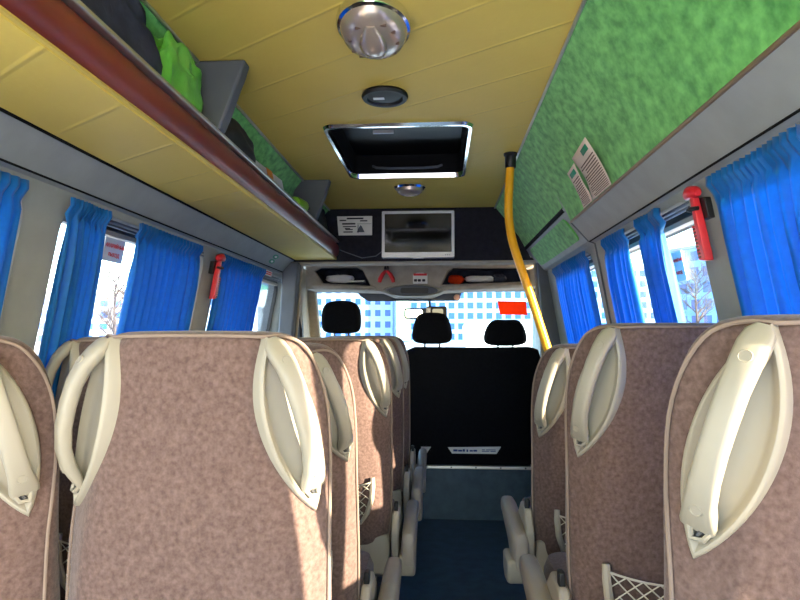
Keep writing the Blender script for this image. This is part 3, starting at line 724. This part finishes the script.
for yb in (1.64, 2.97):                 # curved grey dividers up to the ceiling
    cv = [(-.625, .586), (-.603, .64), (-.583, .70), (-.566, .745), (-.553, .789)]
    q = [(x, z) for x, z in cv]+[(-.70, .789), (-.735, .74), (-.77, .64), (-.78, .586)]
    mb = MB(); mb.prism(q, lambda u, v, d: (u, d, v+E), yb, yb+.05); mb.build('divider', 'dgrey', rk, bev=.008)
mb = MB(); mb.prism(tp, lambda u, v, d: (u, d, v+E), 3.70, 3.705); mb.build('end_cap', 'tube', rk)
# luggage on the rack
def rr_(x, z): return z+E
crumple('jacket', (-.75, 1.04, .60+E), (.12, .37, .165), 'bagdark', 'dark navy crumpled jacket lying on the rack left of the green bag', 'jacket', 11, zmin=.488+E, rack=True, rough=.4, freq=2.6)
crumple('duffel_bag', (-.75, .36, .58+E), (.10, .24, .13), 'bagblack', 'dark bag lying on the rack nearest the viewer, behind the jacket', 'bag', 12, zmin=.488+E, rack=True, rough=.3)
crumple('plastic_bag', (-.690, 1.485, .605+E), (.065, .125, .14), 'bag', 'bright green plastic bag on the rack against the first divider', 'bag', 13, zmin=.488+E, rack=True, rough=.42, freq=3.0)
crumple('black_bag', (-.71, 1.95, .590+E), (.07, .20, .13), 'bagblack', 'rounded black bag on the rack just past the first divider', 'bag', 14, zmin=.488+E, rack=True, rough=.06)
ct = empty('carton'); tag(ct, 'white carton with orange print on the rack between the dividers', 'carton')
mb = MB(); C0 = Vector((-.722, 2.42, .592+E)); ux = Vector((.028, -.004, .006)); uy = Vector((.012, .19, .0)); uz = ux.cross(uy).normalized()*.095
mb.obox(C0, ux, uy, uz); mb.build('box', 'carton', ct, bev=.004)
mb = MB(); mb.obox(C0+uy*.1+ux*.06, ux, uy*.18, uz*1.01); mb.build('printed_panel', 'orangebox', ct)
bo = empty('bottle'); tag(bo, 'lime green bottle lying on the rack before the second divider', 'bottle')
mb = MB(); mb.lathe([(0, -.09), (.03, -.085), (.033, -.06), (.033, .03), (.016, .065), (.014, .08)], (-.66, 2.78, .612+E), (.1, 1, .05), 16); mb.build('body', 'lime', bo)
mb = MB(); mb.lathe([(.018, .08), (.018, .10), (0, .102)], (-.66, 2.78, .612+E), (.1, 1, .05), 12); mb.build('cap', 'black', bo)
crumple('sack', (-.71, 3.36, .60+E), (.07, .18, .14), 'bagblack', 'black sack at the far end of the rack beside the dark wall', 'bag', 15, zmin=.488+E, rack=True, rough=.12)

# ------------------------------------------------------------------ ceiling fittings
cl = empty('ceiling_lamp'); tag(cl, 'large chrome teardrop dome lamp on the mustard ceiling', 'ceiling lamp')
LC = (-.163, 1.462, zc)
mb = MB(); mb.lathe([(.092, 0), (.094, -.010), (.091, -.022), (.084, -.026), (.082, -.018)], LC, (0, 0, 1), 48, 1, 1.42); mb.build('rim', 'chrome', cl)
mb = MB(); mb.lathe([(.086, -.018), (.083, -.034), (.074, -.050), (.054, -.062), (.028, -.068), (0, -.069)], LC, (0, 0, 1), 48, 1, 1.42); mb.build('dome', 'frost', cl)
mb = MB(); rings = []
for i in range(9):
    t = i/8; r = .034*math.sin(PI*(.08+.88*t))**.8; y = LC[1]-.085+.165*t
    rings.append([(LC[0]+.0+r*math.cos(a_), y, zc-.056-r*.5*(1+math.sin(a_)*1.0)+.004) for a_ in [2*PI*k/16 for k in range(16)]])
mb.loft(rings); mb.build('centre_ridge', 'frost', cl)
for (dx, dy) in ((-.055, -.02), (-.054, .04), (.05, -.05), (.056, .0), (.045, .055), (-.03, -.075), (.03, -.08), (-.04, .08)):
    rr2 = math.hypot(dx, dy/1.42); zz = -.069+.030*(rr2/.083)**2.4
    mb = MB(); mb.prism(rrect(LC[0]+dx-.008, LC[0]+dx+.008, LC[1]+dy-.004, LC[1]+dy+.004, .0035), lambda u, v, d: (u, v, zc+zz+d), -.004, .012); mb.build('slot', 'inkb', cl)
sp = empty('ceiling_speaker'); tag(sp, 'flat black round speaker on the mustard ceiling behind the hatch', 'speaker')
SC = (-.178, 1.925, zc)
mb = MB(); mb.lathe([(.074, 0), (.077, -.008), (.072, -.016), (.060, -.016), (.056, -.010), (.03, -.012), (0, -.012)], SC, (0, 0, 1), 36); mb.build('housing', 'black', sp)
mb = MB(); mb.obox((SC[0]-.02, SC[1], zc-.0135), (.018, 0, 0), (0, .006, 0), (0, 0, .0015)); mb.build('badge', 'silver', sp)
sl = empty('ceiling_lamp'); tag(sl, 'small round chrome dome lamp between the hatch and the television', 'ceiling lamp')
DC = (-.158, 3.14, zc)
mb = MB(); mb.lathe([(.082, 0), (.084, -.010), (.076, -.020), (.07, -.016)], DC, (0, 0, 1), 32); mb.build('rim', 'chrome', sl)
mb = MB(); mb.lathe([(.072, -.014), (.066, -.034), (.05, -.046), (.025, -.052), (0, -.053)], DC, (0, 0, 1), 32); mb.build('dome', 'frost', sl)

# ------------------------------------------------------------------ yellow pole
gp = empty('grab_pole'); tag(gp, 'bent yellow grab pole from the ceiling down beside the right front seat', 'pole')
ctrl = [at(510.5, 158, 2.60), at(509.5, 180, 2.60), at(508.5, 205, 2.60), at(509.5, 224, 2.60), at(513, 243, 2.59), at(521, 268, 2.575), at(532, 300, 2.56), at(541, 328, 2.55), at(550, 356, 2.54), at(566, 405, 2.53), at(580, 450, 2.53)]
ctrl += [Vector((.64, 2.53, .45)), Vector((.645, 2.53, .0))]
mb = MB(); mb.tube(smooth(ctrl), .0185, 14); mb.build('pole', 'yellow', gp)
p = ctrl[0]; mb = MB(); mb.lathe([(.0215, -.045), (.024, -.04), (.024, .005), (.03, .012), (.03, .02)], (p.x, p.y, p.z), (0, 0, 1), 18); mb.build('socket', 'black', gp)

# ------------------------------------------------------------------ notice sheets tucked into the cove trim
ns = empty('paper_notice'); tag(ns, 'printed two-part paper notice curling out from the green cove trim', 'notice')
def sheet_pt(u, v, off=0.):             # u along the trim, v up the curl
    b = NB[0].lerp(NB[1], u); t = NT_[0].lerp(NT_[1], u)
    return b.lerp(t, v)+Vector((.03, 0, -.03))*(4*v*(1-v))*.35+Vector((-.62, -.1, -.75)).normalized()*off
NB = [Vector((XC+.722, 1.93, .480+E)), Vector((XC+.722, 2.30, .480+E))]; NT_ = [at(585, 137, 1.84), at(565, 170, 2.11)]
for (u0, u1, vt, lab) in ((0, .62, 1.0, 0), (.64, 1.0, .93, 1)):
    mb = MB(); rings = []
    for j in range(11):
        v = vt*j/10; g = .055*max(0, math.sin(PI*min(1, max(0, (v-.25)/.7))))
        a0 = u0+(g*.9 if lab else 0); a1 = u1-(0 if lab else g*.9)
        rings.append([sheet_pt(a0+(a1-a0)*i/4, v) for i in range(5)])
    mb.loft(rings, closed=False); mb.build('sheet', 'notice', ns, solid=.0012)
    mb = MB()
    for j in range(15):
        v = .06+j*.05
        if v > vt-.18: break
        e0 = u0+.03+(.035 if lab else 0); e1 = u1-.03-(0 if lab else .045)
        e1 = e0+(e1-e0)*random.choice((1, .96, .9, .8))
        A = [sheet_pt(e0+(e1-e0)*i/3, v, .0016) for i in range(4)]; B_ = [sheet_pt(e0+(e1-e0)*i/3, v+.02, .0016) for i in range(4)]
        mb.loft([A, B_], closed=False)
    mb.build('print', 'inkb', ns, solid=.0006)
    mb = MB(); v = vt-.14; e0, e1 = u0+.08, u0+.3
    mb.loft([[sheet_pt(e0+(e1-e0)*i/2, v, .0016) for i in range(3)], [sheet_pt(e0+(e1-e0)*i/2, v+.09, .0016) for i in range(3)]], closed=False)
    mb.build('heading_block', 'teal', ns, solid=.0006)

# ------------------------------------------------------------------ curtains and rails
def curtain(s, ya, yb, folds, label, seed, ztop=.352, zbot=-.45, pinch=0., skirt=0.):
    rnd = random.Random(seed); ph = [rnd.uniform(-.9, .9) for _ in range(folds*2+4)]
    nu = folds*8; nv = 26; rings = []
    for j in range(nv+1):
        v = j/nv
        if v < .10: zz = ztop+.014-(.055)*(v/.10)           # gathered heading
        else: zz = ztop-.041-(v-.10)/.90*(ztop-.041-zbot)
        row = []
        for i in range(nu+1):
            u = i/nu
            ww = 1-pinch*math.sin(PI*min(1, v*1.0))*.5
            yc = (ya+yb)/2; y = yc+(ya-yc+(yb-ya)*u)*ww + skirt*v
            k = int(u*folds*2); fph = ph[k]*(1-(u*folds*2-k))+ph[k+1]*(u*folds*2-k)
            amp = .015+.006*math.sin(u*7+seed)
            fold = math.sin(2*PI*folds*u+fph*.9+.5*math.sin(3*v+seed))
            if v < .10: amp *= .55; fold = math.sin(2*PI*folds*1.9*u+seed)+.2*math.sin(9*v*10)
            else: amp *= min(1, .5+(v-.10)*4)
            puff = .008*math.exp(-((v-.03)/.03)**2)-.008*math.exp(-((v-.085)/.018)**2)
            y += .004*math.sin(4*PI*folds*u+seed)
            x = wx(zz, s)-s*(.022+puff+amp*fold)
            row.append((x, y, zz+E))
        rings.append(row)
    mb = MB(); mb.loft(rings, closed=False); o = mb.build('curtain', 'blue', solid=.0012, sharp=0)
    tag(o, label, 'curtain', 'blue pleated window curtains'); return o
curtain(1, 1.06, 1.415, 8, 'wide blue curtain on the nearest right window, right of the right red hammer', 1)
curtain(1, .21, .452, 5, 'unseen blue curtain added to block sun at the rear end of the nearest right window', 10)  # added out of view, narrows the sun falling on the left foreground seat
curtain(1, .54, .99, 9, 'unseen blue curtain added to block sun in the middle of the nearest right window', 9)  # added out of view, keeps the sun off the right seat backs
curtain(1, 1.755, 1.955, 5, 'narrow blue curtain gathered in the middle of the right window with the hammer', 2, skirt=-.02)
curtain(1, 2.09, 2.36, 5, 'blue curtain at the front end of the middle right window', 3, skirt=.01)
curtain(1, 2.64, 3.36, 12, 'wide blue curtain covering the sliding door window beside the yellow pole', 4)
curtain(-1, .78, 1.352, 10, 'blue curtain at the left picture edge, on the nearest left window', 5)
curtain(-1, 1.515, 1.70, 6, 'blue curtain left of the red exit sign on the left window', 6, skirt=.02)
curtain(-1, 1.88, 2.385, 10, 'wide blue curtain between the red exit sign and left hammer', 7)
curtain(-1, 2.635, 3.27, 10, 'blue curtain just past the left red hammer on the front left window', 8)
names = {1: ['nearest right', 'middle right', 'sliding door'], -1: ['nearest left', 'middle left', 'front left']}
for s in (1, -1):
    for (a, b), nm in zip(WIN[s], names[s]):
        mb = MB(); x = wx(.345, s)+s*.002
        for dz in (0, .014): mb.tube([(x, a+.02, .335+dz+E), (x, b-.02, .335+dz+E)], .0045, 8)
        tag(mb.build('curtain_rail', 'rail'), 'thin double curtain rail along the top of the %s window' % nm, 'curtain rail', 'curtain rails')

# ------------------------------------------------------------------ emergency hammers
def hammer(s, y, z, label, L=.19):
    r = empty('emergency_hammer', (wx(z, s), y, z+E)); r.scale = (L/.19,)*3; tag(r, label, 'hammer', 'red emergency hammers')
    sx_ = -s
    def G(d, yy, zz): return (sx_*d+(.184*zz*-s), yy, zz)
    mb = MB(); mb.prism([(-.012, -.055), (.034, -.055), (.034, .0), (-.012, .005)], lambda u, v, d: G(d, u*-1, v), 0, .018); mb.build('bracket', 'black', r, bev=.003)
    mb = MB(); mb.tube([G(.03, -.016, -.026), G(.044, -.0, -.026), G(.044, .016, -.026), G(.02, .03, -.026)], .006, 6); mb.build('clip', 'black', r)
    mb = MB(); mb.loft([[G(.028+dx*k, dy*k, z_) for dx, dy in ((-.011, -.011), (.011, -.011), (.011, .011), (-.011, .011))] for k, z_ in ((1, -.165), (1.05, -.15), (1, -.07), (.85, .0), (.8, .012))])
    mb.build('handle', 'red', r, bev=.003)
    mb = MB(); q = [G(.029, .034, -.066), G(.029, .034, -.160), G(.029, .010, -.163), G(.029, .010, -.07)]
    n_ = Vector((1, 0, 0)); mb.add([Vector(v)-n_*.008 for v in q]+[Vector(v)+n_*.008 for v in q], [(0,1,2,3), (7,6,5,4), (0,4,5,1), (1,5,6,2), (2,6,7,3), (3,7,4,0)])
    mb.build('guard', 'red', r, bev=.003)
    mb = MB()
    for k in range(9): mb.box((-.0092+sx_*.0295+(.184*(-.077-k*.0095)*-s), .014, -.079-k*.0095), (.0092+sx_*.0295+(.184*(-.077-k*.0095)*-s), .03, -.075-k*.0095))
    mb.build('grip_slots', 'inkb', r)
    mb = MB(); mb.tube([G(.028, -.030, .012), G(.029, -.018, .016), G(.03, .012, .022), G(.03, .030, .018), G(.03, .042, .012)], [.009, .016, .018, .014, .006], 12); mb.build('head', 'red', r)
    mb = MB(); mb.tube([G(.03, .040, .012), G(.03, .054, .008)], [.006, .002], 8); mb.build('tip', 'steel', r)
    return r
hammer(1, 1.515, .335, 'red emergency hammer on the right pillar between two blue curtains', .175)
hm = hammer(-1, 2.60, .325, 'red emergency hammer on the left pillar between two blue curtains')

# ------------------------------------------------------------------ signs on the side glass and band stickers
def glass_sign(s, y0, y1, z0, z1, lines, label, size, m='paper', tm='redink'):
    r = empty('exit_sign'); tag(r, label, 'sign')
    g0, g1 = side_fn(s, REV-.003), side_fn(s, REV+.0005)
    q = [(y0, z0), (y1, z0), (y1, z1), (y0, z1)]
    mb = MB(); mb.loft([[g0(*p_) for p_ in q], [g1(*p_) for p_ in q]]); mb.build('sheet', m, r)
    for i, (tx, vz) in enumerate(lines):
        zz = z0+(z1-z0)*vz; yy = (y0+y1)/2; c = Vector(side_fn(s, REV-.005)(yy, zz))
        upv = Vector((-.184*s, 0, 1)); ux = Vector((0, 1, 0)) if s == -1 else Vector((0, -1, 0))
        text(tx, size, r, tm, frame(c, ux, upv), bold=.0003)
    return r
glass_sign(-1, 1.835, 1.955, .240, .315, (('АВАРИЙНЫЙ', .66), ('ВЫХОД', .28)), 'pale square exit sign with red letters on the middle left window', .0175)
glass_sign(1, 1.845, 1.925, .165, .255, (('АВАРИЙНЫЙ', .7), ('ВЫХОД', .28)), 'small pale sign with red letters on the middle right window', .0125)
# symbols on the left grey band
bs = empty('band_sticker'); tag(bs, 'small green symbol sticker on the grey band at the front left', 'sticker')
def upf(s, y, k, off):                  # point on the sloping band, k 0..1 from groove to cove
    a0, a1 = Vector((.800, 0, .395)), Vector((.73, 0, .475)); q = a0.lerp(a1, k)+Vector((-.75, 0, -.66))*off
    return Vector((XC+s*q.x, y, q.z+E))
for k0 in (.30, .62):
    mb = MB(); mb.loft([[upf(-1, 3.34+.05*math.cos(t)*(1 if i_ else 1), k0+.14*math.sin(t), .001) for t in [2*PI*i/14 for i in range(14)]] for i_ in (0,)]+[[upf(-1, 3.34+.04*math.cos(t), k0+.11*math.sin(t), .002) for t in [2*PI*i/14 for i in range(14)]]]); mb.build('symbol', 'teal', bs)
    mb = MB(); mb.loft([[upf(-1, 3.34+.022*math.cos(t), k0+.06*math.sin(t), .002) for t in [2*PI*i/14 for i in range(14)]], [upf(-1, 3.34+.02*math.cos(t), k0+.055*math.sin(t), .003) for t in [2*PI*i/14 for i in range(14)]]]); mb.build('symbol_centre', 'paper', bs)
ls = empty('rail_label'); tag(ls, 'small white label with red print above the front left window', 'label')
mb = MB(); q = [(3.36, .345), (3.50, .345), (3.50, .375), (3.36, .375)]; g0, g1 = side_fn(-1, -.004), side_fn(-1, -.001)
mb.loft([[g0(*p_) for p_ in q], [g1(*p_) for p_ in q]]); mb.build('sheet', 'paper', ls)
mb = MB(); g0, g1 = side_fn(-1, -.0055), side_fn(-1, -.004)
for zz in (.352, .363):
    q = [(3.37, zz), (3.49, zz), (3.49, zz+.006), (3.37, zz+.006)]; mb.loft([[g0(*p_) for p_ in q], [g1(*p_) for p_ in q]])
mb.build('print', 'redink', ls)

# ------------------------------------------------------------------ outside
GZ = -.65
mb = MB(); mb.box((-260, -120, GZ-.2), (260, 320, GZ)); struct(mb.build('ground', 'snow'))
def building(x, y, w, d, h, rz, m, floors, cols, label, ww=.55, wh=.55, side_cols=0):
    r = empty('apartment_block', (x, y, GZ), math.radians(rz)); tag(r, label, 'building', 'buildings outside')
    mb = MB(); mb.box((-w/2, 0, 0), (w/2, d, h)); mb.build('wall', m, r)
    mb = MB(); mb.box((-w/2-.3, -.3, h), (w/2+.3, d+.3, h+.5)); mb.build('roof', 'roof', r)
    fh = h/floors; cw = w/cols; wm = None; n = 0
    rest = MB()
    for f in range(floors):
        for c in range(cols):
            x_ = -w/2+cw*(c+.5)
            if n >= 98: rest.box((x_-cw*ww/2, -.06, f*fh+fh*.22), (x_+cw*ww/2, .1, f*fh+fh*(.22+wh))); continue
            if wm is None:
                q = MB(); q.box((-cw*ww/2, -.06, fh*.22), (cw*ww/2, .1, fh*(.22+wh))); wm = q.build('window', 'win', r); o = wm
            else: o = wm.copy(); COL.objects.link(o)
            o.location = (x_, 0, f*fh); n += 1
    if rest.v:
        o = rest.build('window_rows', 'win', r); o['kind'] = 'stuff'
    return r
building(-46, 165, 66, 14, 19, 0, 'facade2', 6, 24, 'long grey apartment block behind the windscreen on the left')
building(24, 158, 64, 14, 19, 0, 'facade', 7, 26, 'blue apartment block behind the windscreen on the right', .62, .6)
building(56, 92, 56, 12, 17.5, -62, 'facade', 6, 22, 'blue block seen through the middle right window', .6, .6)
building(-76, 108, 34, 12, 9.5, 55, 'facade3', 4, 12, 'low pale block seen through the middle left window')
building(-84, 190, 30, 12, 16, 40, 'facade3', 5, 10, 'pale block seen through the front left window')
def car(x, y, rz, m, label, kind='car'):
    r = empty('car' if kind == 'car' else 'van', (x, y, GZ), math.radians(rz)); tag(r, label, 'car' if kind == 'car' else 'van')
    if kind == 'car':
        side = [(-2.1, .35), (-2.1, .8), (-1.9, .95), (-1.2, 1.0), (-.7, 1.45), (.7, 1.48), (1.35, 1.02), (2.0, .88), (2.15, .6), (2.15, .3)]; wdt = .88; wy = (-1.35, 1.35); wr = .32
        gl = [(-.98, 1.02), (-.62, 1.38), (.62, 1.40), (1.12, 1.03)]
    else:
        side = [(-2.9, .4), (-2.95, 2.3), (-2.8, 2.5), (1.0, 2.5), (1.4, 2.4), (2.1, 1.45), (2.75, 1.2), (2.95, .8), (2.95, .38)]; wdt = 1.0; wy = (-1.85, 1.95); wr = .36
        gl = [(.75, 1.35), (.75, 2.05), (1.35, 2.05), (1.85, 1.38)]
    mb = MB(); mb.prism(side, lambda u, v, d: (u, d, v), -wdt, wdt); mb.build('body', m, r, bev=.08)
    for s in (-1, 1):
        mb = MB(); mb.prism(gl, lambda u, v, d: (u, d, v), s*(wdt-.02), s*(wdt+.012)); mb.build('side_window', 'win', r)
        for w_ in wy:
            mb = MB(); mb.lathe([(0, -.1), (wr*.6, -.1), (wr, -.07), (wr, .08), (wr*.6, .11), (0, .1)], (w_, s*(wdt-.06), wr), (0, s, 0), 18); mb.build('wheel', 'tyre', r)
    return r
car(4.1, 30, 0, 'vanw', 'white van parked outside beyond the windscreen', 'van')
car(-5.2, 34, 4, 'vanw', 'white car parked outside left of the van')
car(12.0, 46, 10, 'carg', 'green car outside right of the orange card')
car(-9.6, 19.5, 35, 'carb', 'blue car outside the middle left window')
def tree(x, y, h, seed, label):
    rnd = random.Random(seed); r = empty('bare_tree', (x, y, GZ)); tag(r, label, 'tree', 'bare trees outside')
    mb = MB(); mb.tube([(0, 0, 0), (.05, 0, h*.3), (-.05, .05, h*.62), (0, 0, h*.98)], [.14, .11, .07, .015], 8); mb.build('trunk', 'bark', r)
    mb = MB()
    for k in range(26):
        z0 = h*rnd.uniform(.22, .9); a = rnd.uniform(0, 2*PI); ln = h*.34*(1.1-z0/h)+.5; p0 = Vector((0, 0, z0)); dv = Vector((math.cos(a), math.sin(a), rnd.uniform(.5, 1.1))).normalized()
        p1 = p0+dv*ln; mb.tube([p0, p0.lerp(p1, .5)+Vector((0, 0, .12)), p1], [.045, .03, .01], 5)
        for j in range(6):
            q0 = p0.lerp(p1, rnd.uniform(.3, .95)); d2 = (dv+Vector((rnd.uniform(-1, 1), rnd.uniform(-1, 1), rnd.uniform(0, 1)))).normalized()
            q1 = q0+d2*rnd.uniform(.5, 1.2); mb.tube([q0, q1], [.018, .006], 4)
            for i in range(3):
                w0 = q0.lerp(q1, rnd.uniform(.3, 1)); mb.tube([w0, w0+Vector((rnd.uniform(-.4, .4), rnd.uniform(-.4, .4), rnd.uniform(.1, .6)))], [.009, .004], 3)
    mb.build('branches', 'bark', r)
tree(-21, 37.5, 6.2, 21, 'bare tree outside the middle left window beside the exit sign')
tree(-24, 45, 6.6, 22, 'bare tree further back outside the middle left window')
tree(-13.2, 45, 7.5, 23, 'bare tree outside the front left window')
tree(19.5, 47, 7.0, 24, 'bare tree outside the middle right window')
fe = empty('picket_fence', (0, 0, GZ)); tag(fe, 'pale picket fence outside the left windows', 'fence')
mb = MB(); fx0, fy0, fx1, fy1 = -18.5, 22, -9.5, 44
for k in range(90):
    t = k/89; x, y = fx0+(fx1-fx0)*t, fy0+(fy1-fy0)*t; mb.box((x-.035, y-.02, 0), (x+.035, y+.02, 1.35))
mb.build('pickets', 'fence', fe)
mb = MB()
for z in (.3, 1.1): mb.tube([(fx0, fy0, z), (fx1, fy1, z)], .03, 6)
mb.build('rails', 'fence', fe)

# ------------------------------------------------------------------ light
SUN = Vector((.86, -.507, .283)).normalized()
sd = bpy.data.lights.new('sun', 'SUN'); so = bpy.data.objects.new('sun', sd); COL.objects.link(so)
sd.energy = 16; sd.angle = math.radians(.6); sd.color = (1, .83, .62)
so.rotation_euler = (-SUN).to_track_quat('-Z', 'Y').to_euler()
w = bpy.data.worlds.new('world'); S.world = w; w.use_nodes = True
nt = w.node_tree; bg = nt.nodes['Background']
sk = nt.nodes.new('ShaderNodeTexSky'); sk.sky_type = 'NISHITA'; sk.sun_disc = False; sk.sun_elevation = math.asin(SUN.z)
sk.sun_rotation = math.atan2(SUN.x, SUN.y); sk.dust_density = 1.5; sk.air_density = 1.0
nt.links.new(sk.outputs[0], bg.inputs[0]); bg.inputs[1].default_value = .9
S.view_settings.view_transform = 'Standard'; S.view_settings.look = 'None'
S.view_settings.exposure = 1.07; S.view_settings.gamma = 1; S.view_settings.use_curve_mapping = False
S.cycles.max_bounces = 10; S.cycles.diffuse_bounces = 6; S.cycles.transparent_max_bounces = 12
S.cycles.sample_clamp_indirect = 6
S.cycles.use_denoising = True
